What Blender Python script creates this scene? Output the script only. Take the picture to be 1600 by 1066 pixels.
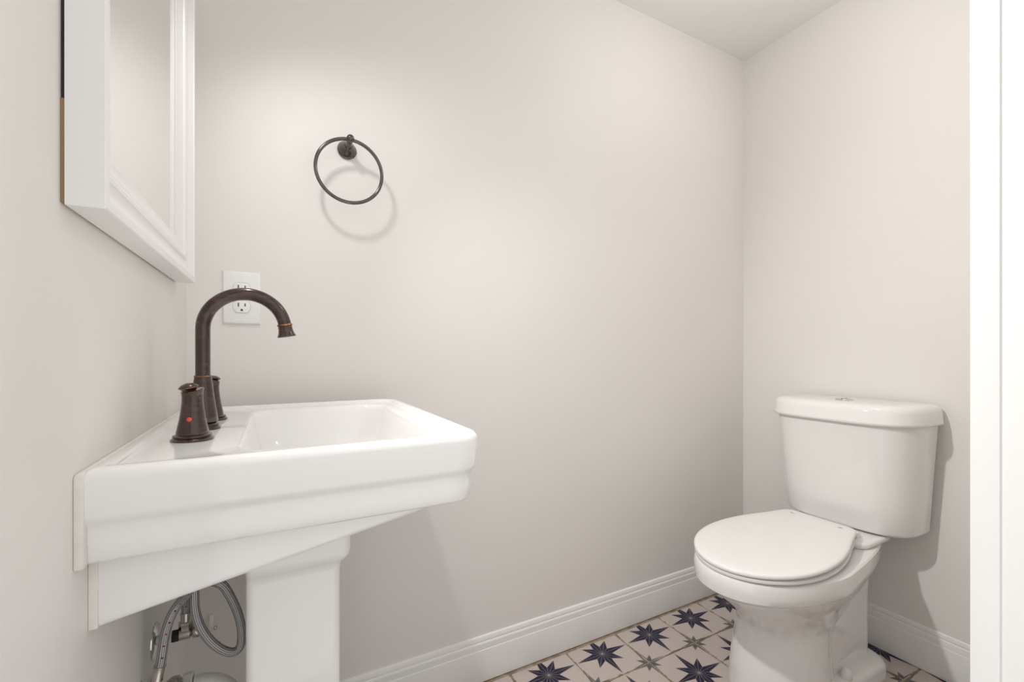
import bpy, bmesh, math, random
from mathutils import Vector, Matrix

for o in list(bpy.data.objects):
    bpy.data.objects.remove(o, do_unlink=True)
scene = bpy.context.scene
COL = scene.collection
PI = math.pi
random.seed(4)

# ------------------------------------------------------------------ room measures (metres)
D = 1.16            # back wall plane y
XL, XR = -0.168, 1.676
YF = 0.17           # inner face of the front (door) wall
YO = 0.05           # hall face of the front wall
HC = 2.1075         # ceiling height
CAMZ = 0.9302

# ------------------------------------------------------------------ camera
cam_d = bpy.data.cameras.new('camera')
cam = bpy.data.objects.new('camera', cam_d)
COL.objects.link(cam)
cam.location = (0, 0, CAMZ)
cam.rotation_euler = (PI / 2, 0, -math.radians(27.9))
cam_d.sensor_width = 36.0
cam_d.lens = 36.0 * 697.0 / 1600.0
cam_d.shift_y = (549.0 - 533.0) / 1600.0
cam_d.clip_start = 0.01
scene.camera = cam

# ------------------------------------------------------------------ light: hall daylight through the doorway + bulb of the vanity light above the mirror
world = bpy.data.worlds.new('hall_light')
scene.world = world
world.use_nodes = True
bg = world.node_tree.nodes['Background']
bg.inputs['Color'].default_value = (1.0, 0.995, 0.99, 1)
bg.inputs['Strength'].default_value = 1.03

bulb_d = bpy.data.lights.new('vanity_lamp', 'SPOT')      # shaded lamp above the mirror, its open side to the room
bulb_d.energy = 42.0
bulb_d.color = (1.0, 0.985, 0.965)
bulb_d.shadow_soft_size = 0.03
bulb_d.spot_size = math.radians(110)
bulb_d.spot_blend = 1.0
bulb = bpy.data.objects.new('vanity_lamp', bulb_d)
COL.objects.link(bulb)
bulb.location = (-0.03, 0.80, 1.69)
bulb.rotation_euler = Vector((1.0, -0.48, -1.00)).to_track_quat('-Z', 'Y').to_euler()

down_d = bpy.data.lights.new('vanity_downlight', 'SPOT')   # the same lamp's light out of the mouth of its shade, downwards
down_d.energy = 5.0
down_d.color = (1.0, 0.985, 0.965)
down_d.shadow_soft_size = 0.03
down_d.spot_size = math.radians(150)
down_d.spot_blend = 1.0
down = bpy.data.objects.new('vanity_downlight', down_d)
COL.objects.link(down)
down.location = bulb.location
down.rotation_euler = Vector((0.45, 0.15, -1.0)).to_track_quat('-Z', 'Y').to_euler()

fill_d = bpy.data.lights.new('ceiling_fill', 'POINT')    # added fill light under the ceiling for the toilet side, not a real fixture
fill_d.energy = 3.4
fill_d.color = (1.0, 0.985, 0.965)
fill_d.shadow_soft_size = 0.09
fill = bpy.data.objects.new('ceiling_fill', fill_d)
COL.objects.link(fill)
fill.location = (1.12, 0.56, HC - 0.20)

vs = scene.view_settings
vs.view_transform = 'Standard'
vs.look = 'None'
vs.exposure = 0.10
vs.gamma = 1.0
vs.use_curve_mapping = False


# ------------------------------------------------------------------ materials
class NT:
    def __init__(s, name):
        s.m = bpy.data.materials.new(name)
        s.m.use_nodes = True
        s.t = s.m.node_tree
        s.b = s.t.nodes['Principled BSDF']

    def n(s, kind, **kw):
        nd = s.t.nodes.new(kind)
        for k, v in kw.items():
            if k in nd.inputs:
                nd.inputs[k].default_value = v
            else:
                setattr(nd, k, v)
        return nd

    def l(s, a, b):
        s.t.links.new(a, b)

    def math(s, op, a, b=None):
        nd = s.t.nodes.new('ShaderNodeMath')
        nd.operation = op
        for i, v in enumerate((a, b)):
            if v is None:
                continue
            if isinstance(v, (int, float)):
                nd.inputs[i].default_value = v
            else:
                s.l(v, nd.inputs[i])
        return nd.outputs[0]


def rgba(c):
    return (c[0], c[1], c[2], 1)


def mat(name, c1, c2=None, rough=0.5, metal=0.0, scale=20.0, bump=0.0, bscale=200.0, coat=0.0, stretch=None, rough2=None, ior=1.5, aniso=0.0):
    k = NT(name)
    geo = k.n('ShaderNodeNewGeometry')
    src = geo.outputs['Position']
    if stretch:
        mp = k.n('ShaderNodeMapping')
        mp.inputs['Scale'].default_value = stretch
        k.l(src, mp.inputs['Vector'])
        src = mp.outputs[0]
    nz = k.n('ShaderNodeTexNoise', Scale=scale, Detail=4.0)
    k.l(src, nz.inputs['Vector'])
    mx = k.n('ShaderNodeMix', data_type='RGBA')
    rp = k.n('ShaderNodeMapRange')
    rp.inputs[1].default_value = 0.35
    rp.inputs[2].default_value = 0.65
    k.l(nz.outputs[0], rp.inputs[0])
    k.l(rp.outputs[0], mx.inputs[0])
    mx.inputs[6].default_value = rgba(c1)
    mx.inputs[7].default_value = rgba(c2 or c1)
    k.l(mx.outputs[2], k.b.inputs['Base Color'])
    k.b.inputs['Roughness'].default_value = rough
    if rough2 is not None:
        r2 = k.n('ShaderNodeMapRange')
        r2.inputs[3].default_value = rough
        r2.inputs[4].default_value = rough2
        k.l(nz.outputs[0], r2.inputs[0])
        k.l(r2.outputs[0], k.b.inputs['Roughness'])
    k.b.inputs['Metallic'].default_value = metal
    k.b.inputs['IOR'].default_value = ior
    k.b.inputs['Coat Weight'].default_value = coat
    k.b.inputs['Coat Roughness'].default_value = 0.05
    if bump:
        bn = k.n('ShaderNodeTexNoise', Scale=bscale, Detail=3.0)
        k.l(geo.outputs['Position'], bn.inputs['Vector'])
        bp = k.n('ShaderNodeBump', Strength=bump, Distance=0.001)
        k.l(bn.outputs[0], bp.inputs['Height'])
        k.l(bp.outputs[0], k.b.inputs['Normal'])
    return k.m


M = {}
M['wall'] = mat('wall_paint', (0.815, 0.787, 0.757), (0.825, 0.797, 0.767), rough=0.55, scale=3, bump=0.12, bscale=260)
M['ceiling'] = mat('ceiling_paint', (0.88, 0.872, 0.862), (0.885, 0.877, 0.867), rough=0.8, scale=3, bump=0.1, bscale=200)
M['trim'] = mat('trim_paint', (0.86, 0.85, 0.835), (0.87, 0.86, 0.845), rough=0.3, scale=6, bump=0.08, bscale=90)
M['porcelain'] = mat('porcelain', (0.87, 0.86, 0.84), (0.88, 0.87, 0.85), rough=0.07, scale=8, coat=0.3)
M['seat'] = mat('seat_plastic', (0.87, 0.855, 0.835), (0.88, 0.865, 0.845), rough=0.22, scale=8)
M['bronze'] = mat('oil_rubbed_bronze', (0.030, 0.013, 0.010), (0.062, 0.029, 0.022), rough=0.20, rough2=0.32, metal=0.6, scale=18, stretch=(3, 3, 10), bump=0.02, bscale=400, coat=0.8)
M['copper'] = mat('worn_copper_edge', (0.36, 0.17, 0.10), (0.20, 0.09, 0.055), rough=0.25, metal=0.9, scale=60)
M['dark_metal'] = mat('dark_nickel', (0.115, 0.105, 0.10), (0.15, 0.14, 0.135), rough=0.13, metal=0.9, scale=40)
M['chrome'] = mat('chrome', (0.72, 0.71, 0.69), (0.66, 0.65, 0.62), rough=0.12, metal=1.0, scale=60)
M['steel'] = mat('brushed_nickel', (0.52, 0.49, 0.44), (0.60, 0.57, 0.52), rough=0.25, metal=1.0, scale=60)
M['pvc'] = mat('white_pvc', (0.80, 0.78, 0.74), (0.84, 0.82, 0.78), rough=0.3, scale=20)
M['black'] = mat('black_plastic', (0.012, 0.010, 0.010), (0.02, 0.016, 0.016), rough=0.5, scale=60)
M['red'] = mat('red_dot_enamel', (0.80, 0.06, 0.035), (0.85, 0.08, 0.05), rough=0.35, scale=60)
M['caulk'] = mat('cream_caulk', (0.78, 0.745, 0.68), (0.82, 0.79, 0.73), rough=0.5, scale=50, bump=0.2, bscale=80)
M['cardboard'] = mat('cardboard', (0.30, 0.185, 0.10), (0.36, 0.23, 0.13), rough=0.85, scale=60, stretch=(1, 1, .2))
M['grout'] = mat('grout', (0.40, 0.325, 0.235), (0.25, 0.185, 0.125), rough=0.9, scale=45, bump=0.5, bscale=300)
M['plate'] = mat('outlet_plastic', (0.87, 0.865, 0.85), (0.875, 0.87, 0.855), rough=0.3, scale=20)
M['slot'] = mat('outlet_slot', (0.03, 0.03, 0.03), (0.035, 0.033, 0.03), rough=0.6, scale=20)
M['navy'] = mat('navy_glaze', (0.010, 0.011, 0.034), (0.020, 0.018, 0.052), rough=0.35, scale=70, ior=1.35)
M['grey_glaze'] = mat('grey_glaze', (0.085, 0.085, 0.090), (0.13, 0.125, 0.125), rough=0.35, scale=60, ior=1.4)

# mirror glass
k = NT('mirror_glass')
k.b.inputs['Base Color'].default_value = (0.93, 0.935, 0.93, 1)
k.b.inputs['Metallic'].default_value = 1.0
k.b.inputs['Roughness'].default_value = 0.02
M['mirror'] = k.m

# tile: beige glaze, brown wear creeping in from the edges
k = NT('tile_glaze')
tc = k.n('ShaderNodeTexCoord')
geo = k.n('ShaderNodeNewGeometry')
sp = k.n('ShaderNodeSeparateXYZ')
k.l(tc.outputs['Object'], sp.inputs[0])
edge = k.math('MAXIMUM', k.math('ABSOLUTE', sp.outputs[0]), k.math('ABSOLUTE', sp.outputs[1]))
nz = k.n('ShaderNodeTexNoise', Scale=38.0, Detail=6.0)
nz.inputs['Roughness'].default_value = 0.7
k.l(geo.outputs['Position'], nz.inputs['Vector'])
e2 = k.math('ADD', edge, k.math('MULTIPLY', k.math('SUBTRACT', nz.outputs[0], 0.5), 0.022))
mr = k.n('ShaderNodeMapRange')
mr.inputs[1].default_value = 0.0940
mr.inputs[2].default_value = 0.0962
k.l(e2, mr.inputs[0])
n2 = k.n('ShaderNodeTexNoise', Scale=9.0, Detail=3.0)
k.l(geo.outputs['Position'], n2.inputs['Vector'])
base = k.n('ShaderNodeMix', data_type='RGBA')
base.inputs[6].default_value = (0.52, 0.445, 0.41, 1)
base.inputs[7].default_value = (0.58, 0.505, 0.465, 1)
k.l(n2.outputs[0], base.inputs[0])
mx = k.n('ShaderNodeMix', data_type='RGBA')
k.l(mr.outputs[0], mx.inputs[0])
k.l(base.outputs[2], mx.inputs[6])
mx.inputs[7].default_value = (0.30, 0.225, 0.155, 1)
k.l(mx.outputs[2], k.b.inputs['Base Color'])
k.b.inputs['Roughness'].default_value = 0.25
M['tile'] = k.m


def hose_mat():
    k = NT('braided_steel')
    uv = k.n('ShaderNodeUVMap')
    sp = k.n('ShaderNodeSeparateXYZ')
    k.l(uv.outputs[0], sp.inputs[0])
    # two crossing helices make the braid; u runs round the hose (0..1), v along it in metres
    a = k.math('MULTIPLY', sp.outputs[0], 2 * PI * 7)
    b = k.math('MULTIPLY', sp.outputs[1], 1900.0)
    s1 = k.math('SINE', k.math('ADD', a, b))
    s2 = k.math('SINE', k.math('SUBTRACT', a, b))
    h = k.math('MULTIPLY', s1, s2)
    mr = k.n('ShaderNodeMapRange')
    mr.inputs[1].default_value = -0.8
    mr.inputs[2].default_value = 0.8
    k.l(h, mr.inputs[0])
    mx = k.n('ShaderNodeMix', data_type='RGBA')
    k.l(mr.outputs[0], mx.inputs[0])
    mx.inputs[6].default_value = (0.10, 0.10, 0.105, 1)
    mx.inputs[7].default_value = (0.74, 0.74, 0.75, 1)
    # red tracer flecks
    v = k.math('FRACT', k.math('MULTIPLY', sp.outputs[1], 62.0))
    u = k.math('FRACT', k.math('MULTIPLY', sp.outputs[0], 2.0))
    t = k.math('MULTIPLY', k.math('LESS_THAN', v, 0.14), k.math('LESS_THAN', u, 0.16))
    m2 = k.n('ShaderNodeMix', data_type='RGBA')
    k.l(t, m2.inputs[0])
    k.l(mx.outputs[2], m2.inputs[6])
    m2.inputs[7].default_value = (0.35, 0.03, 0.04, 1)
    k.l(m2.outputs[2], k.b.inputs['Base Color'])
    k.b.inputs['Metallic'].default_value = 0.75
    k.b.inputs['Roughness'].default_value = 0.35
    bp = k.n('ShaderNodeBump', Strength=0.6, Distance=0.0006)
    k.l(h, bp.inputs['Height'])
    k.l(bp.outputs[0], k.b.inputs['Normal'])
    return k.m


M['braid'] = hose_mat()


# ------------------------------------------------------------------ mesh helpers
def obj(name, bm, material, parent=None, smooth=True, angle=35):
    bmesh.ops.recalc_face_normals(bm, faces=bm.faces[:])
    me = bpy.data.meshes.new(name)
    if smooth:
        for f in bm.faces:
            f.smooth = True
        for e in bm.edges:
            if len(e.link_faces) == 2 and e.calc_face_angle(0) > math.radians(angle):
                e.smooth = False
    bm.to_mesh(me)
    bm.free()
    for mm in (material if isinstance(material, (list, tuple)) else [material]):
        me.materials.append(M[mm])
    o = bpy.data.objects.new(name, me)
    COL.objects.link(o)
    if parent is not None:
        o.parent = parent
        o.matrix_parent_inverse = Matrix.Translation(-Vector(parent.location))
    return o


def thing(name, label, cat, loc, group=None):
    o = bpy.data.objects.new(name, None)
    o.empty_display_size = 0.05
    COL.objects.link(o)
    o.location = loc
    o['label'] = label
    o['category'] = cat
    if group:
        o['group'] = group
    return o


def struct(o):
    o['kind'] = 'structure'
    return o


def box(bm, x0, x1, y0, y1, z0, z1, bev=0.0, seg=2):
    r = bmesh.ops.create_cube(bm, size=1.0)
    vs_ = r['verts']
    for v in vs_:
        v.co = Vector((x0 + (v.co.x + .5) * (x1 - x0), y0 + (v.co.y + .5) * (y1 - y0), z0 + (v.co.z + .5) * (z1 - z0)))
    if bev:
        es = list({e for v in vs_ for e in v.link_edges})
        bmesh.ops.bevel(bm, geom=es, offset=bev, segments=seg, affect='EDGES', profile=0.6)
    return bm


def loft(bm, rings, cap0=True, cap1=True):
    vr = [[bm.verts.new(p) for p in r] for r in rings]
    n = len(vr[0])
    for a, b in zip(vr, vr[1:]):
        for i in range(n):
            j = (i + 1) % n
            bm.faces.new((a[i], a[j], b[j], b[i]))
    if cap0:
        bm.faces.new(list(reversed(vr[0])))
    if cap1:
        bm.faces.new(vr[-1])
    return bm


def lathe(bm, prof, origin, axis=(0, 0, 1), n=32):
    """prof: list of (radius, height along axis)"""
    ax = Vector(axis).normalized()
    q = Vector((0, 0, 1)).rotation_difference(ax)
    org = Vector(origin)
    rings = []
    for r, h in prof:
        r = max(r, 1e-5)
        rings.append([org + q @ Vector((r * math.cos(2 * PI * i / n), r * math.sin(2 * PI * i / n), h)) for i in range(n)])
    return loft(bm, rings)


def catmull(pts, sub=8):
    P = [Vector(p) for p in pts]
    P = [P[0] * 2 - P[1]] + P + [P[-1] * 2 - P[-2]]
    out = []
    for i in range(1, len(P) - 2):
        a, b, c, d = P[i - 1:i + 3]
        for s in range(sub):
            t = s / sub
            out.append(0.5 * (2 * b + (c - a) * t + (2 * a - 5 * b + 4 * c - d) * t * t + (3 * b - a - 3 * c + d) * t ** 3))
    out.append(P[-2])
    return out


def tube(bm, path, r, n=16, uv=False, radii=None):
    path = [Vector(p) for p in path]
    tg = []
    for i in range(len(path)):
        a = path[max(i - 1, 0)]
        b = path[min(i + 1, len(path) - 1)]
        tg.append((b - a).normalized())
    ref = Vector((0, 1, 0)) if abs(tg[0].y) < 0.8 else Vector((1, 0, 0))
    nrm = (ref - tg[0] * ref.dot(tg[0])).normalized()
    rings, dist, acc = [], [], 0.0
    for i, p in enumerate(path):
        if i:
            acc += (p - path[i - 1]).length
            nrm = (nrm - tg[i] * nrm.dot(tg[i])).normalized()
        bn = tg[i].cross(nrm)
        rr = radii[i] if radii else r
        rings.append([p + (nrm * math.cos(2 * PI * k_ / n) + bn * math.sin(2 * PI * k_ / n)) * rr for k_ in range(n)])
        dist.append(acc)
    vr = [[bm.verts.new(p) for p in rg] for rg in rings]
    lay = bm.loops.layers.uv.verify() if uv else None
    for i in range(len(vr) - 1):
        for k_ in range(n):
            j = (k_ + 1) % n
            f = bm.faces.new((vr[i][k_], vr[i][j], vr[i + 1][j], vr[i + 1][k_]))
            if uv:
                for lp, (u, v) in zip(f.loops, ((k_ / n, dist[i]), ((k_ + 1) / n, dist[i]), ((k_ + 1) / n, dist[i + 1]), (k_ / n, dist[i + 1]))):
                    lp[lay].uv = (u, v)
    bm.faces.new(list(reversed(vr[0])))
    bm.faces.new(vr[-1])
    return bm


def rrect(x0, x1, y0, y1, rb, rf, z, n=7):
    """rounded rectangle ring; rb radius at the x0 (back) corners, rf at the x1 (front) corners; z number or function of x"""
    pts = []
    for cx_, cy_, r, a0 in ((x1 - rf, y1 - rf, rf, 0), (x0 + rb, y1 - rb, rb, 90), (x0 + rb, y0 + rb, rb, 180), (x1 - rf, y0 + rf, rf, 270)):
        for i in range(n + 1):
            a = math.radians(a0 + 90 * i / n)
            x = cx_ + r * math.cos(a)
            y = cy_ + r * math.sin(a)
            pts.append(Vector((x, y, z(x) if callable(z) else z)))
    return pts


def prism(bm, prof, p0, p1, out):
    """extrude a profile of (offset along out, z) from p0 to p1"""
    o_ = Vector(out)
    a = [Vector(p0) + o_ * u + Vector((0, 0, z)) for u, z in prof]
    b = [Vector(p1) + o_ * u + Vector((0, 0, z)) for u, z in prof]
    return loft(bm, [a, b])


def bm_new():
    return bmesh.new()


# ------------------------------------------------------------------ the room
T = 0.10
struct(obj('floor', box(bm_new(), XL - T, XR + T, YO - 0.0, D + T, -0.12, -0.003), 'grout', smooth=False))
floor = bpy.data.objects['floor']
struct(obj('ceiling', box(bm_new(), XL - T, XR + T, YO, D + T, HC, HC + 0.08), 'ceiling', smooth=False))
struct(obj('wall_back', box(bm_new(), XL - T, XR + T, D, D + T, -0.003, HC), 'wall', smooth=False))
struct(obj('wall_left', box(bm_new(), XL - T, XL, YF, D, -0.003, HC), 'wall', smooth=False))
struct(obj('wall_right', box(bm_new(), XR, XR + T, YF, D, -0.003, HC), 'wall', smooth=False))
# front wall with the doorway the camera looks through
XJ0, XJ1, ZJ = -0.13, 0.581, 2.03
bm = bm_new()
box(bm, XL - T, XJ0 - 0.018, YO, YF, -0.003, HC)
box(bm, XJ1 + 0.018, XR + T, YO, YF, -0.003, HC)
box(bm, XJ0 - 0.018, XJ1 + 0.018, YO, YF, ZJ + 0.018, HC)
struct(obj('wall_front', bm, 'wall', smooth=False))

# door frame: jamb boards, door stops and room-side casing
dj = obj('trim_1', box(bm_new(), XJ1, XJ1 + 0.018, YO - 0.006, YF + 0.0, -0.003, ZJ, 0.0015), 'trim', angle=50)
struct(dj)
dj['label'] = 'white painted door jamb along the right edge of the picture'
obj('door_stop', box(bm_new(), XJ1 - 0.0015, XJ1, YF - 0.0195, YF, -0.003, ZJ, 0.0006), 'trim', dj, angle=50)
dl = struct(obj('trim_2', box(bm_new(), XJ0 - 0.018, XJ0, YO - 0.006, YF, -0.003, ZJ, 0.0015), 'trim', angle=50))
struct(obj('trim_3', box(bm_new(), XJ0 - 0.018, XJ1 + 0.018, YO - 0.006, YF, ZJ, ZJ + 0.018, 0.0015), 'trim', angle=50))

# baseboards
BB = [(0, 0), (0.0125, 0), (0.0125, 0.0855), (0.0118, 0.0875), (0.0105, 0.089), (0.0098, 0.1035), (0.0085, 0.1065), (0.0065, 0.1078), (0.0062, 0.1095), (0.0072, 0.111), (0.0066, 0.117), (0.0045, 0.1215), (0.002, 0.123), (0, 0.1235)]
struct(obj('baseboard_back', prism(bm_new(), BB, (XL, D, 0), (XR, D, 0), (0, -1, 0)), 'trim', angle=20))
BR = [(u * 0.62, z * 1.03) for u, z in BB]
struct(obj('baseboard_right', prism(bm_new(), BR, (XR, YF, 0), (XR, D - 0.0126, 0), (-1, 0, 0)), 'trim', angle=20))
struct(obj('baseboard_left', prism(bm_new(), BB, (XL, YF, 0), (XL, D - 0.0126, 0), (1, 0, 0)), 'trim', angle=20))

# ------------------------------------------------------------------ floor tiles
TS = 0.195
HALF = TS / 2
EDGE = HALF - 0.0018


def tri_inset(a, b, c, d):
    a, b, c = (Vector(v) for v in (a, b, c))
    la, lb, lc = (b - c).length, (c - a).length, (a - b).length
    per = la + lb + lc
    inc = (a * la + b * lb + c * lc) / per
    area = abs((b - a).x * (c - a).y - (b - a).y * (c - a).x) / 2
    r = 2 * area / per
    t = min(d / r, 0.9)
    return [v + (inc - v) * t for v in (a, b, c)]


def tile_mesh(cx_, cy_, lim):
    bm = bm_new()
    h = EDGE
    c = 0.0015
    loft(bm, [[Vector((sx * h, sy * h, -0.006)) for sx, sy in ((1, 1), (-1, 1), (-1, -1), (1, -1))],
              [Vector((sx * h, sy * h, -0.0012)) for sx, sy in ((1, 1), (-1, 1), (-1, -1), (1, -1))],
              [Vector((sx * (h - c), sy * (h - c), 0)) for sx, sy in ((1, 1), (-1, 1), (-1, -1), (1, -1))]])
    zt = 0.00015

    def clampv(v):
        m_ = h - 0.001
        return Vector((max(-m_, min(m_, v.x)), max(-m_, min(m_, v.y)), zt))

    def petals(cx0, cy0, la, ld, ri, mi, quad=None):
        for k_ in range(8):
            L = la if k_ % 2 == 0 else ld
            a = k_ * PI / 4
            for s in (-1, 1):
                b = a + s * PI / 8
                tri = [(0, 0), (ri * math.cos(b), ri * math.sin(b)), (L * math.cos(a), L * math.sin(a))]
                cen = Vector((sum(p[0] for p in tri) / 3, sum(p[1] for p in tri) / 3))
                if quad and (cen.x * quad[0] < 0 or cen.y * quad[1] < 0):
                    continue
                q = tri_inset(*tri, 0.00032)
                vv = [bm.verts.new(clampv(Vector((p.x + cx0, p.y + cy0)))) for p in q]
                f = bm.faces.new(vv)
                f.normal_update()
                if f.normal.z < 0:
                    f.normal_flip()
                f.material_index = mi
    petals(0, 0, 0.0955, 0.066, 0.0315, 1)
    for sx in (-1, 1):
        for sy in (-1, 1):
            petals(sx * HALF, sy * HALF, 0.066, 0.039, 0.0185, 2, (-sx, -sy))
    x0, x1, y0, y1 = lim
    for co, no, cut in (((x0 - cx_, 0, 0), (-1, 0, 0), cx_ - h < x0), ((x1 - cx_, 0, 0), (1, 0, 0), cx_ + h > x1),
                        ((0, y0 - cy_, 0), (0, -1, 0), cy_ - h < y0), ((0, y1 - cy_, 0), (0, 1, 0), cy_ + h > y1)):
        if cut:
            bmesh.ops.bisect_plane(bm, geom=bm.verts[:] + bm.edges[:] + bm.faces[:], plane_co=co, plane_no=no, clear_outer=True)
            bnd = [e for e in bm.edges if e.is_boundary and all(abs((v.co - Vector(co)).dot(Vector(no))) < 1e-5 for v in e.verts) and all(f.material_index == 0 for f in e.link_faces)]
            if len(bnd) > 2:
                bmesh.ops.holes_fill(bm, edges=bnd)
    me = bpy.data.meshes.new('tile')
    bm.to_mesh(me)
    bm.free()
    for mm in ('tile', 'navy', 'grey_glaze'):
        me.materials.append(M[mm])
    return me


TX0, TY0 = 1.0825, 0.8875
lim = (XL + 0.004, XR - 0.0092, YO + 0.002, 1.1350)
cache = {}
for i in range(-7, 5):
    for j in range(-5, 3):
        cx_, cy_ = TX0 + i * TS, TY0 + j * TS
        x0, x1, y0, y1 = lim
        if cx_ + EDGE < x0 + 0.01 or cx_ - EDGE > x1 - 0.01 or cy_ + EDGE < y0 + 0.01 or cy_ - EDGE > y1 - 0.01:
            continue
        key = (i if cx_ - EDGE < x0 or cx_ + EDGE > x1 else 0, j if cy_ - EDGE < y0 or cy_ + EDGE > y1 else 0)
        if key not in cache:
            cache[key] = tile_mesh(cx_, cy_, lim)
        t = bpy.data.objects.new('tile', cache[key])
        COL.objects.link(t)
        t.parent = floor
        t.location = (cx_ + random.uniform(-.0004, .0004), cy_ + random.uniform(-.0004, .0004), random.uniform(-0.0004, 0.0))

# ------------------------------------------------------------------ pedestal sink
SY0, SY1, SX0, SX1 = 0.562, 1.100, -0.163, 0.2610
SYC = (SY0 + SY1) / 2
sink = thing('pedestal_sink', 'white porcelain pedestal sink with stepped rim mounted on the left wall', 'sink', (0.02, SYC, 0))


def sr(inset, z, rb=0.003, rf=0.03, back=None):
    rf = rf * 1.45
    b = inset if back is None else back
    return rrect(SX0 + b, SX1 - inset, SY0 + inset, SY1 - inset, max(rb, .002), max(rf, .004), z)


rings = [sr(0.022, 0.7225, rf=.02, back=0), sr(0.0135, 0.7232, rf=.024, back=0), sr(0.0108, 0.7265, rf=.026, back=0), sr(0.0095, 0.745, rf=.027, back=0), sr(0.0088, 0.7580, rf=.028, back=0),
         sr(0.0065, 0.7625, rf=.029, back=0), sr(0.003, 0.7670, back=0), sr(0.0012, 0.772, back=0), sr(0.0, 0.800, back=0), sr(0.0006, 0.8065, back=0), sr(0.0025, 0.8118, back=.001), sr(0.0058, 0.8152, back=.003), sr(0.0095, 0.8165, back=.006),
         sr(0.0200, 0.8166, rf=.024, back=.014), sr(0.0222, 0.8158, rf=.023, back=.0162), sr(0.0238, 0.8130, rf=.022, back=.0180), sr(0.0255, 0.8118, rf=.021, back=.020), sr(0.034, 0.8112, rf=.02, back=.028)]
BX0, BX1, BY0, BY1 = -0.046, 0.216, 0.622, 1.049
for ins, z, rr in ((0, 0.8095, .045), (.0025, 0.8086, .045), (.005, 0.8060, .045), (.007, .801, .045), (.011, .780, .047), (.018, .750, .05), (.028, .728, .055), (.042, .7165, .06), (.065, .7125, .055), (.10, .7115, .025)):
    rings.append(rrect(BX0 + ins, BX1 - ins, BY0 + ins, BY1 - ins, rr, rr, z))
bas = obj('basin', loft(bm_new(), rings), 'porcelain', sink, angle=60)
obj('drain', lathe(bm_new(), [(0.021, 0), (0.021, .0015), (.019, .0025), (.014, .0015), (.002, .0025)], (.085, SYC, .7118)), 'bronze', bas)


def zs(x):
    return 0.6455 + 0.187 * (x + 0.165)


rings = []
for ins, dz, xf in ((0.020, 0, .196), (0.006, 0.0, .205), (0.002, 0.0018, .209), (0.0, 0.0060, .212), (0.0, 0.012, .214), (-0.001, 0.06, .222)):
    y0, y1 = 0.601 + ins, SY0 + SY1 - 0.601 - ins
    rings.append(rrect(SX0, xf, y0, y1, .004, .03, (lambda x, d=dz: min(zs(x) + d, 0.7228)) if dz < .05 else 0.7235))
obj('underbody', loft(bm_new(), rings, True, False), 'porcelain', sink, angle=60)
# caulk bead along the wall
bm = bm_new()
box(bm, XL, SX0 + 0.0028, SY0 - 0.0012, SY0 + 0.012, 0.7235, 0.8125, 0.002)
box(bm, XL, SX0 + 0.0028, SY0 + 0.0005, SY1 + 0.002, 0.804, 0.8138, 0.0025)
box(bm, XL, SX0 + 0.0028, 0.5988, 0.612, 0.6470, 0.7225, 0.0015)
obj('caulk_bead', bm, 'caulk', sink, angle=50)

# pedestal column
PX0, PX1, PY0, PY1 = -0.0376, 0.0872, 0.722, SY0 + SY1 - 0.722
prof = [(0.030, 0.0), (0.030, 0.03), (0.026, 0.042), (0.012, 0.075), (0.005, 0.13), (0.001, 0.25), (0.0, 0.40), (0.0, 0.585), (0.0004, 0.600), (0.002, 0.607), (0.006, 0.6125), (0.0105, 0.617), (0.0130, 0.623), (0.0140, 0.631), (0.0143, 0.652)]
rings = [rrect(PX0 - (0 if z > .5 else e * .4), PX1 + e, PY0 - e * .8, PY1 + e * .8, .010, .013, z) for e, z in prof]
rings.append(rrect(PX0, PX1 + .0143, PY0 - .0115, PY1 + .0115, .010, .013, lambda x: zs(x) + 0.0005))
obj('pedestal', loft(bm_new(), rings), 'porcelain', sink, angle=50)

# ------------------------------------------------------------------ faucet
ZD = 0.8105   # faucet ledge height
sp_ = thing('faucet', 'dark bronze widespread faucet with gooseneck spout and two handles on the sink ledge', 'faucet', (-0.0993, 0.83, ZD))
FX, FY = -0.0993, 0.83
obj('base_flange', lathe(bm_new(), [(0.0232, 0), (0.0236, .0015), (.0232, .003), (.0218, .004), (.0214, .0055), (.0222, .0065), (.0220, .008), (.0200, .0095), (.0188, .0105), (.018, .011)], (FX, FY, ZD - .0006), n=40), 'bronze', sp_)
obj('skirt', lathe(bm_new(), [(0.0180, 0), (.0198, .001), (.0200, .0025), (.0188, .012), (.0165, .028), (.0142, .046), (.0124, .062), (.0112, .0705), (.0108, .072)], (FX, FY, ZD + .0105), n=40), 'bronze', sp_)
obj('collar', lathe(bm_new(), [(0.0106, 0), (.0116, .0005), (.0120, .0013), (.0116, .0022), (.0100, .003)], (FX, FY, ZD + .0800), n=40), 'copper', sp_)
RA, ZA = 0.0566, 0.9650
path = [Vector((FX, FY, ZD + .08 + (ZA - ZD - .08) * i / 5)) for i in range(6)]
A1 = math.radians(171)
for i in range(1, 37):
    a = A1 * i / 36
    path.append(Vector((FX + RA - RA * math.cos(a), FY, ZA + RA * math.sin(a))))
end = path[-1]
tdir = Vector((math.sin(A1) * 0 + (math.sin(A1)), 0, math.cos(A1))).normalized()
obj('neck', tube(bm_new(), path, 0.0100, 24), 'bronze', sp_)
obj('tip_ring', lathe(bm_new(), [(0.0098, -.0015), (.0112, -.001), (.0117, .0004), (.0112, .0018), (.0100, .0022)], end, tdir, n=36), 'copper', sp_)
obj('aerator', lathe(bm_new(), [(0.0100, .0018), (.0108, .003), (.0108, .008), (.0117, .0125), (.0132, .0165), (.0142, .0185), (.0142, .0196), (.0130, .0202), (.0105, .0198), (.001, .0185)], end, tdir, n=36), 'bronze', sp_)


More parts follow.
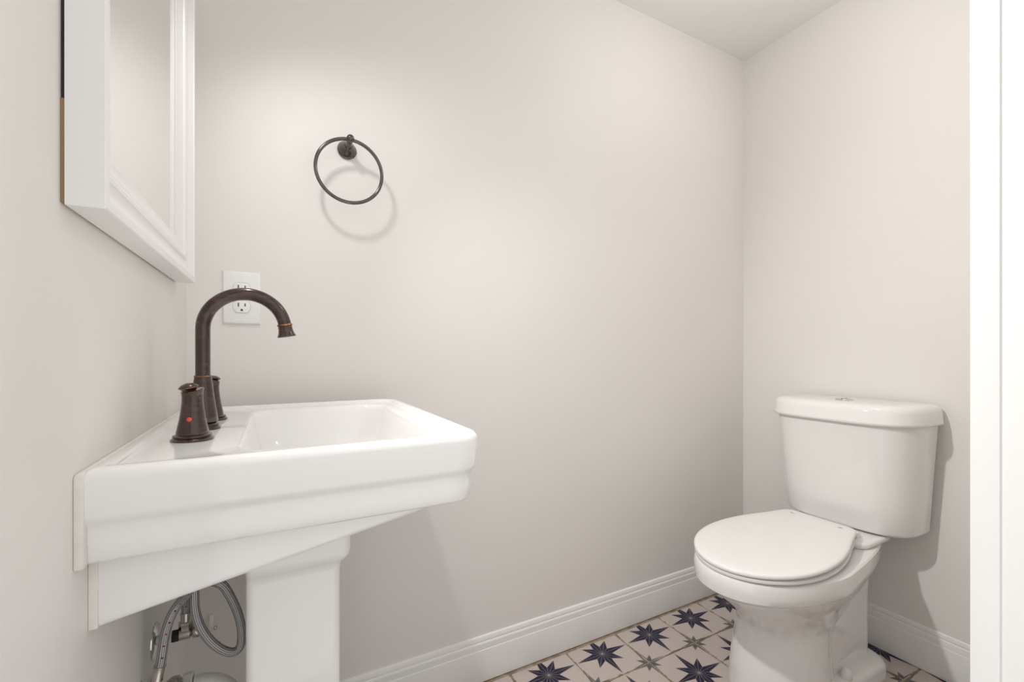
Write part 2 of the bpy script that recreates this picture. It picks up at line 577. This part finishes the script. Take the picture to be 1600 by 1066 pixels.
def handle(x, y, label, red, ca):
    zb = ZD - .0006
    flange = ( lathe(bm_new(), [(0.0240, 0), (0.0246, .0012), (.0244, .0032), (.0225, .0042), (.0218, .0050), (.0226, .0060), (.0222, .0078), (.0200, .0088), (.0185, .0095)], (x, y, zb), n=40))
    # body: bell with a slanted top, low on the side of the cap
    bm = bm_new()
    rings = []
    n = 40
    pr = [(0.0178, .009), (.0187, .0096), (.0188, .0112), (.0172, .018), (.0149, .030), (.0132, .042), (.0123, .053), (.0121, .062), (.0127, .0685), (.0132, .0705), (.0121, .0712), (.006, .0700), (.001, .0695)]
    for r, z in pr:
        rg = []
        for i in range(n):
            a = 2 * PI * i / n
            px, py = r * math.cos(a), r * math.sin(a)
            sl = max(0.0, (z - 0.050) / 0.021)
            zz = z - sl * 0.0055 * (0.5 + 0.5 * (math.cos(a - ca) * r / .0125))
            rg.append(Vector((x + px, y + py, zb + zz)))
        rings.append(rg)
    h = obj('handle', loft(bm, rings), 'bronze', sp_)
    h['label'] = label
    obj('base_flange', flange, 'bronze', h)
    # mushroom cap, leaning to one side
    ox, oy = 0.0036 * math.cos(ca), 0.0036 * math.sin(ca)
    ax = Vector((0.18 * math.cos(ca), 0.18 * math.sin(ca), 1))
    cz = zb + 0.0640
    obj('cap', lathe(bm_new(), [(0.0085, 0), (.0080, .003), (.0092, .0058), (.0108, .0072), (.0114, .0080), (.0112, .0088), (.0098, .0104), (.0068, .0124), (.003, .0136), (.0002, .0139)], (x + ox, y + oy, cz), ax, n=36), 'bronze', h)
    obj('cap_rim', lathe(bm_new(), [(.0110, .0074), (.0117, .0078), (.0117, .0083), (.0110, .0087)], (x + ox, y + oy, cz), ax, n=36), 'copper', h)
    if red:
        d = Vector((-0.10, -1, 0)).normalized()
        zc = 0.0300
        o_ = Vector((x, y, zb + zc)) + d * 0.0143
        dot = obj('hot_dot', lathe(bm_new(), [(0.0029, 0), (.0029, .0012), (.0022, .0017), (.0002, .0018)], o_, (d.x, d.y, 0.16), n=20), 'red', h)
        dot['label'] = 'red hot water dot'
    return h


handle(-0.0995, 0.735, 'dark bronze faucet handle with red dot, nearest one on the sink ledge', True, math.radians(215))
handle(-0.1000, 0.935, 'dark bronze faucet handle mostly hidden behind the gooseneck spout', False, math.radians(60))

# ------------------------------------------------------------------ mirror
MY0, MY1, MZ0, MZ1 = 0.5325, 1.0400, 1.0600, 1.66
MXB = XL + 0.0032
mir = thing('framed_mirror', 'white framed rectangular mirror hung on the left wall above the sink', 'mirror', (XL, (MY0 + MY1) / 2, MZ0))
prof = [(0.0, 0.0), (0.0, 0.0270), (0.0012, 0.0283), (0.0098, 0.0283), (0.0112, 0.0266), (0.0200, 0.0212), (0.0290, 0.0186), (0.0370, 0.0180), (0.0385, 0.0196), (0.0425, 0.0202), (0.0465, 0.0186),
        (0.0475, 0.0160), (0.0500, 0.0166), (0.0560, 0.0150), (0.0640, 0.0118), (0.0690, 0.0108), (0.0720, 0.0100), (0.0720, 0.0)]
bm = bm_new()
cor = ((MY0, MZ0, 1, 1), (MY1, MZ0, -1, 1), (MY1, MZ1, -1, -1), (MY0, MZ1, 1, -1))
rings = [[Vector((MXB + h_, y + sy * d_, z + sz * d_)) for d_, h_ in prof] for y, z, sy, sz in cor]
vr = [[bm.verts.new(p) for p in r] for r in rings]
n = len(prof)
for i in range(4):
    a, b = vr[i], vr[(i + 1) % 4]
    for q in range(n):
        w = (q + 1) % n
        bm.faces.new((a[q], a[w], b[w], b[q]))
obj('frame', bm, 'trim', mir, angle=18)
bm = bm_new()
box(bm, MXB + 0.0055, MXB + 0.0098, MY0 + .068, MY1 - .068, MZ0 + .068, MZ1 - .068)
obj('mirror_glass', bm, 'mirror', mir, smooth=False)
obj('cardboard_backing', box(bm_new(), XL + 0.0002, MXB, MY0 + 0.0012, MY1 - 0.06, MZ0 + 0.002, MZ0 + 0.094), 'cardboard', mir, smooth=False)
obj('black_gap_strip', box(bm_new(), XL + 0.0004, MXB, MY0 + 0.0025, MY1 - 0.06, MZ0 + 0.0942, MZ1 - 0.004), 'black', mir, smooth=False)  # black sheet filling the gap between frame and wall, above the cardboard

# ------------------------------------------------------------------ outlet
oc = Vector((-0.0667, D, 1.0487))
out = thing('wall_outlet', 'white duplex electrical outlet on the back wall behind the faucet', 'outlet', oc)
W, H = 0.0365, 0.0583
rings = [[Vector((oc.x + sx * (W - a), D - b, oc.z + sz * (H - a))) for sx, sz in ((1, 1), (-1, 1), (-1, -1), (1, -1))] for a, b in ((0, 0), (0, .0018), (.0008, .0034), (.0030, .0052), (.0045, .0056))]
obj('cover_plate', loft(bm_new(), rings), 'plate', out, angle=50)
for s in (1, -1):
    zc = oc.z + s * 0.0197
    rg = []
    for a, b in ((0, .0050), (0, .0066), (.0006, .0070)):
        ring = []
        for i in range(28):
            t = 2 * PI * i / 28
            px = 0.0172 * math.cos(t)
            pz = max(-0.0135, min(0.0135, 0.0172 * math.sin(t)))
            f = 1 - a / .0172
            ring.append(Vector((oc.x + px * f, D - b, zc + pz * f)))
        rg.append(ring)
    rc = obj('receptacle', loft(bm_new(), rg), 'plate', out, angle=40)
    # dark seam round the receptacle
    seam = [[Vector((oc.x + 0.0175 * math.cos(2 * PI * i / 28), D - b, zc + max(-0.0140, min(0.0140, 0.0175 * math.sin(2 * PI * i / 28))))) for i in range(28)] for b in (.0050, .00575)]
    obj('seam', loft(bm_new(), seam), 'slot', out, angle=40)
    for px, hh in ((-.0064, .0042), (.0064, .0034)):
        obj('slot', box(bm_new(), oc.x + px - .0011, oc.x + px + .0011, D - .0073, D - .0066, zc + .0040 - hh, zc + .0040 + hh), 'slot', out, smooth=False)
    bm = bm_new()
    ring = [(-.0024, -.0095), (-.0024, -.0070), (-.0012, -.0052), (.0012, -.0052), (.0024, -.0070), (.0024, -.0095)]
    loft(bm, [[Vector((oc.x + px, D - b, zc + pz)) for px, pz in ring] for b in (.0066, .0073)])
    obj('ground_hole', bm, 'slot', out, smooth=False)
obj('screw', lathe(bm_new(), [(.0026, .0050), (.0026, .0060), (.0018, .0066), (.0002, .0068)], oc, (0, -1, 0), n=16), 'plate', out)

# ------------------------------------------------------------------ towel ring
tr = thing('towel_ring', 'dark metal towel ring hanging from a round post on the back wall', 'towel ring', (0.1545, D, 1.4245))
obj('wall_plate', lathe(bm_new(), [(0.0205, 0), (.0222, .0012), (.0226, .0028), (.0218, .0044), (.0196, .0052), (.0192, .0066), (.0200, .0076), (.0188, .0096), (.0150, .0150), (.0120, .0190), (.0098, .0222), (.0085, .025)], (0.1545, D, 1.4240), (0, -1, 0.03), n=40), 'dark_metal', tr)
obj('post', lathe(bm_new(), [(0.0088, .022), (.0096, .0232), (.0099, .0245), (.0090, .0258), (.0078, .027), (.0073, .032), (.0072, .040), (.0066, .0430), (.0072, .0452), (.0084, .0480), (.0090, .0520), (.0088, .0560), (.0076, .0598), (.0050, .0624), (.0002, .0634)], (0.1545, D, 1.4240), (0.012, -1, 0.13), n=36), 'dark_metal', tr)
RR = 0.0742
rc_ = Vector((0.1538, D - 0.0525, 1.4290 - RR))
bm = bm_new()
mj = [rc_ + Vector((RR * math.sin(2 * PI * i / 96), 0.0, RR * math.cos(2 * PI * i / 96))) for i in range(96)]
rings = []
for i, p in enumerate(mj):
    rad = (p - rc_).normalized()
    rings.append([p + (rad * math.cos(2 * PI * q / 14) + Vector((0, 1, 0)) * math.sin(2 * PI * q / 14)) * 0.0041 for q in range(14)])
vr = [[bm.verts.new(p) for p in r] for r in rings]
for i in range(96):
    a, b = vr[i], vr[(i + 1) % 96]
    for q in range(14):
        w = (q + 1) % 14
        bm.faces.new((a[q], a[w], b[w], b[q]))
obj('ring', bm, 'dark_metal', tr)

# ------------------------------------------------------------------ toilet
TC = 0.740
TT = 0.747          # tank centre
toi = thing('toilet', 'white two-piece toilet with closed lid against the right wall', 'toilet', (1.35, TC, 0))


def egg(xf, xb, hw, z, nf=2.0, nb=3.0, mid=0.45, n=64, taper=0.0, y=TC):
    """closed outline: rounded front (towards -x), squarer back"""
    xm = xf + (xb - xf) * mid
    pts = []
    for i in range(n):
        a = 2 * PI * i / n
        c, s = math.cos(a), math.sin(a)
        if c < 0:
            e, L = nf, xm - xf
        else:
            e, L = nb, xb - xm
        px = xm + L * math.copysign(abs(c) ** (2 / e), c)
        py = hw * math.copysign(abs(s) ** (2 / e), s)
        if c > 0:
            py *= 1 - taper * abs(c) ** (2 / e)
        pts.append(Vector((px, y + py, z)))
    return pts


# bowl: rim band, undercut, round front column, lower rear body and foot flange in one casting
secs = [  # xf, xb, hw, z, nf, nb, mid, taper
    (1.100, 1.360, 0.122, 0.000, 2.0, 2.2, .50, 0), (1.100, 1.360, 0.122, 0.030, 2.0, 2.2, .50, 0), (1.106, 1.360, 0.1165, 0.090, 2.0, 2.2, .50, 0),
    (1.114, 1.360, 0.1095, 0.145, 2.0, 2.2, .50, 0), (1.119, 1.370, 0.1050, 0.178, 2.0, 2.3, .48, 0), (1.118, 1.390, 0.1040, 0.196, 2.0, 2.4, .46, 0),
    (1.108, 1.430, 0.1075, 0.214, 2.0, 2.5, .44, 0), (1.088, 1.480, 0.1165, 0.238, 2.05, 2.7, .43, .1), (1.050, 1.530, 0.131, 0.270, 2.05, 2.9, .42, .2),
    (1.010, 1.570, 0.146, 0.300, 2.1, 3.0, .42, .28), (0.984, 1.600, 0.1550, 0.320, 2.1, 3.2, .42, .32), (0.968, 1.615, 0.1605, 0.3325, 2.1, 3.2, .42, .33),
    (0.961, 1.618, 0.1640, 0.3340, 2.1, 3.2, .42, .34), (0.957, 1.620, 0.1665, 0.3375, 2.1, 3.2, .42, .34), (0.955, 1.624, 0.1675, 0.352, 2.1, 3.2, .42, .34),
    (0.9535, 1.626, 0.1675, 0.374, 2.1, 3.2, .42, .33), (0.957, 1.628, 0.1660, 0.3815, 2.1, 3.2, .42, .32), (0.966, 1.628, 0.161, 0.3850, 2.1, 3.2, .42, .32),
    (0.990, 1.620, 0.145, 0.3855, 2.1, 3.2, .42, .32)]
bm = bm_new()
loft(bm, [egg(a, b, h_, z, nf, nb, md, taper=tp, y=TC + max(0.0, min(1.0, (.30 - z) / .08)) * .006) for a, b, h_, z, nf, nb, md, tp in secs])
# rear body
loft(bm, [rrect(x0, x1, TC - h_, TC + h_, .03, .045, z) for x0, x1, h_, z in ((1.24, 1.553, .080, 0.0), (1.24, 1.553, .080, .05), (1.24, 1.553, .079, .16), (1.26, 1.553, .080, .24), (1.30, 1.555, .086, .30), (1.34, 1.558, .096, .35), (1.36, 1.56, .104, .375))])
# foot flange
loft(bm, [rrect(x0, x1, TC - h_, TC + h_, .05, .05, z) for x0, x1, h_, z in ((1.16, 1.575, .117, 0.0), (1.16, 1.575, .117, .030), (1.165, 1.568, .113, .040), (1.175, 1.560, .105, .0465), (1.19, 1.55, .092, .0490))])
bowl = obj('bowl', bm, 'porcelain', toi, angle=38)
# deck that carries the tank
rings = [rrect(1.405 + e * .5, 1.565 - e * .6, TC - .120 + e, TC + .120 - e, .035, .02, z) for e, z in ((.046, .325), (.043, .340), (.034, .358), (.018, .374), (.007, .384), (.001, .391), (0.0, .398), (.003, .4020), (.010, .4030))]
obj('tank_deck', loft(bm_new(), rings), 'porcelain', toi, angle=60)
# foot flange bolt caps
for s in (-1, 1):
    obj('bolt_cap', lathe(bm_new(), [(0.0135, 0), (.0138, .003), (.0134, .012), (.0112, .022), (.007, .0275), (.0003, .0290)], (1.362, TC + s * 0.097, 0.0465), (0, s * .12, 1), n=24), 'seat', toi)


def dshape(xf, xb, hw, z, nn=3.6, n=48):
    """tank outline: flat back at xb, bowed rounded front at xf"""
    pts = []
    L = xb - xf
    for i in range(n + 1):
        a = PI * i / n
        c, s = math.cos(a), math.sin(a)
        pts.append(Vector((xb - L * abs(s) ** (2 / nn), TT + hw * math.copysign(abs(c) ** (2 / nn), c), z)))
    return pts


TB = 1.655
rings = [dshape(a, TB, h_, z) for a, h_, z in ((1.540, .150, .4035), (1.516, .167, .4045), (1.506, .1745, .4085), (1.502, .1775, .416), (1.493, .182, .49), (1.482, .189, .61), (1.472, .1965, .724))]
obj('tank', loft(bm_new(), rings), 'porcelain', toi, angle=70)
rings = [dshape(a, TB + .002, h_, z) for a, h_, z in ((1.466, .2000, .7215), (1.460, .2050, .7222), (1.4565, .2075, .7260), (1.4565, .2075, .731), (1.459, .2062, .737), (1.460, .2050, .760), (1.464, .2015, .7695), (1.472, .194, .7755), (1.486, .183, .7782), (1.52, .155, .7795))]
lid = obj('tank_lid', loft(bm_new(), rings), 'porcelain', toi, angle=70)
bt = obj('flush_button', lathe(bm_new(), [(0.0235, 0), (.0235, .0020), (.0225, .0032), (.0190, .0034), (.0182, .0026), (.0172, .0034), (.010, .0042), (.0003, .0046)], (1.565, TT - .003, 0.7790), n=40), 'chrome', toi)
obj('button_split', box(bm_new(), 1.548, 1.582, TT - .0037, TT - .0023, 0.7828, 0.7838), 'slot', bt, smooth=False)


def lid_outline(off, zf, n=40):
    """seat-lid plan: elongated round front, sides drawn in to a narrower hinge end; zf maps x to height"""
    half = []
    xm, a, b = 1.165, 0.206 - off, 0.1590 - off
    for i in range(n + 1):
        t = PI / 2 * i / n
        half.append((xm - a * math.cos(t), b * math.sin(t)))
    key = [(1.165, b), (1.21, .1572 - off), (1.26, .1490 - off), (1.31, .1360 - off), (1.36, .1190 - off), (1.40, .1075 - off), (1.425 - off * .5, .0995 - off), (1.437 - off, .089 - off), (1.441 - off, .074 - off)]
    cur = catmull([(x, y, 0) for x, y in key], 4)
    half += [(p.x, p.y) for p in cur[1:]]
    yc = lambda x: TC - .002 + (x - .95) * .018
    pts = [Vector((x, yc(x) + y, zf(x))) for x, y in half]
    pts += [Vector((x, yc(x) - y, zf(x))) for x, y in reversed(half[1:])]
    return pts


def zlid(h):
    return lambda x: h + (x - 0.955) * 0.050


seat = obj('seat', loft(bm_new(), [lid_outline(o_, lambda x, z=z: z + (x - .955) * .022) for o_, z in ((.006, .3862), (.002, .3870), (.001, .3890), (.0015, .3938), (.005, .3955))]), 'seat', toi, angle=50)
lo = obj('seat_lid', loft(bm_new(), [lid_outline(o_, zlid(z)) for o_, z in ((.004, .3970), (.0005, .3978), (-.0008, .4003), (-.0004, .4048), (.002, .4070), (.008, .4082), (.03, .4090), (.07, .4096))]), 'seat', toi, angle=50)
for s in (-1, 1):
    obj('hinge', lathe(bm_new(), [(0.010, -.016), (.011, -.014), (.011, .014), (.010, .016)], (1.453, TC + s * .070, 0.4085), (0, 1, 0), n=20), 'seat', toi)

# ------------------------------------------------------------------ plumbing under the sink


def valve(y, z, label):
    v = thing('shutoff_valve', label, 'valve', (XL, y, z), 'shutoff valves below the sink')
    obj('escutcheon', lathe(bm_new(), [(0.0270, 0), (.0268, .0015), (.0235, .0040), (.0150, .0062), (.0090, .0072)], (XL, y, z), (1, 0, 0), n=36), 'chrome', v)
    obj('stub_pipe', lathe(bm_new(), [(0.0080, .004), (.0080, .030)], (XL, y, z), (1, 0, 0), n=24), 'pvc', v)
    obj('compression_nut', lathe(bm_new(), [(0.0095, .0225), (.0098, .023), (.0098, .031), (.0090, .0315)], (XL, y, z), (1, 0, 0), n=6), 'black', v)
    obj('valve_body', lathe(bm_new(), [(0.0080, .031), (.0088, .032), (.0088, .046), (.0070, .047), (.0055, .0485)], (XL, y, z), (1, 0, 0), n=16), 'steel', v)
    obj('knob', lathe(bm_new(), [(0.0050, .048), (.0085, .0495), (.0095, .052), (.0095, .057), (.0080, .0600), (.0003, .0605)], (XL, y, z), (1, 0, 0), n=24), 'steel', v)
    obj('outlet_nut', lathe(bm_new(), [(0.0070, .006), (.0092, .0075), (.0096, .009), (.0096, .020), (.0080, .0215), (.0060, .022)], (XL + .040, y, z), (0, 0, 1), n=6), 'steel', v)
    return v


VY1, VZ1 = 0.880, 0.476
valve(VY1, VZ1, 'chrome shutoff valve with round wall plate below the sink, seen beside the braided hose')


def hose(pts, label, ends):
    h = thing('supply_hose', label, 'hose', pts[0], 'braided supply hoses below the sink')
    pa = catmull(pts, 10)
    obj('braided_tube', tube(bm_new(), pa, 0.0062, 16, uv=True), 'braid', h, angle=60)
    if 0 in ends:
        d = (pa[1] - pa[0]).normalized()
        obj('crimp', lathe(bm_new(), [(0.0066, -.017), (.0074, -.0165), (.0074, -.0140), (.0069, -.0130), (.0069, .0015), (.0075, .002), (.0075, .004), (.0063, .0045)], pa[0], d, n=24), 'steel', h)
    if 1 in ends:
        d = (pa[-2] - pa[-1]).normalized()
        obj('crimp', lathe(bm_new(), [(0.0066, -.008), (.0074, -.0078), (.0074, -.0060), (.0069, -.0055), (.0069, .0015), (.0075, .002), (.0075, .004), (.0063, .0045)], pa[-1], d, n=24), 'steel', h)
    return h


# left hose: rises from the hot valve (below the frame) and goes up behind the sink
hose([(-.1455, .79, .482), (-.1430, .79, .496), (-.139, .79, .527), (-.133, .79, .550), (-.124, .79, .567), (-.113, .779, .582), (-.106, .762, .600), (-.103, .752, .625), (-.102, .750, .651)],
     'grey braided steel hose rising at the left with a metal crimp at its foot', {0})
valve(.79, .440, 'chrome shutoff valve at the bottom edge of the picture, under the left braided hose')
# looped hose: from the cold valve up, over and round in a loop beside the pedestal
hose([(-.1280, VY1, VZ1 + .0300), (-.1280, VY1, VZ1 + .043), (-.127, .873, .536), (-.119, .845, .556), (-.099, .815, .582), (-.074, .80, .5795), (-.0625, .80, .560), (-.0520, .80, .531), (-.0465, .80, .502), (-.0480, .80, .4785), (-.0570, .80, .4715), (-.0710, .798, .4800), (-.0860, .796, .4995), (-.0975, .794, .5235), (-.1035, .792, .548), (-.1050, .79, .572), (-.105, .79, .61), (-.104, .79, .651)],
     'grey braided steel hose bent into a loop beside the sink pedestal', {0})

# white plastic trap
pt = thing('drain_trap', 'white plastic drain trap pipe low behind the sink pedestal', 'pipe', (XL, .835, 0.4150))
obj('trap_arm', tube(bm_new(), [(XL + .001, .835, 0.4080), (-.14, .835, 0.4080), (-.112, .835, 0.4090)], .0200, 24), 'pvc', pt)
obj('wall_flange', lathe(bm_new(), [(0.034, 0), (.034, .002), (.027, .006), (.021, .008)], (XL, .835, 0.4080), (1, 0, 0), n=32), 'pvc', pt)
obj('slip_nut', lathe(bm_new(), [(0.0200, 0), (.0265, .0010), (.0268, .0120), (.0255, .0135), (.020, .014)], (-.1265, .835, 0.4085), (1, 0, 0), n=10), 'pvc', pt, angle=25)
tp = [(-.112, .835, .4095), (-.100, .835, .4085), (-.084, .835, .4025), (-.071, .835, .3900), (-.0635, .835, .372), (-.062, .835, .345), (-.062, .835, .32)]
obj('trap_bend', tube(bm_new(), catmull(tp, 6), .0195, 24), 'pvc', pt)
# small white clip on the back wall, seen through the hose loop
tg = thing('wall_clip', 'small white plastic clip on the back wall, seen through the hose loop', 'clip', (-.1234, D, .3356))
obj('strip', box(bm_new(), -.1266, -.1200, D - .0075, D, .3345, .3610, .0012), 'plate', tg, angle=50)
obj('screw', lathe(bm_new(), [(.0034, 0), (.0034, .004), (.0026, .0058), (.0002, .0062)], (-.1160, D, .3295), (0, -1, 0), n=16), 'steel', tg)
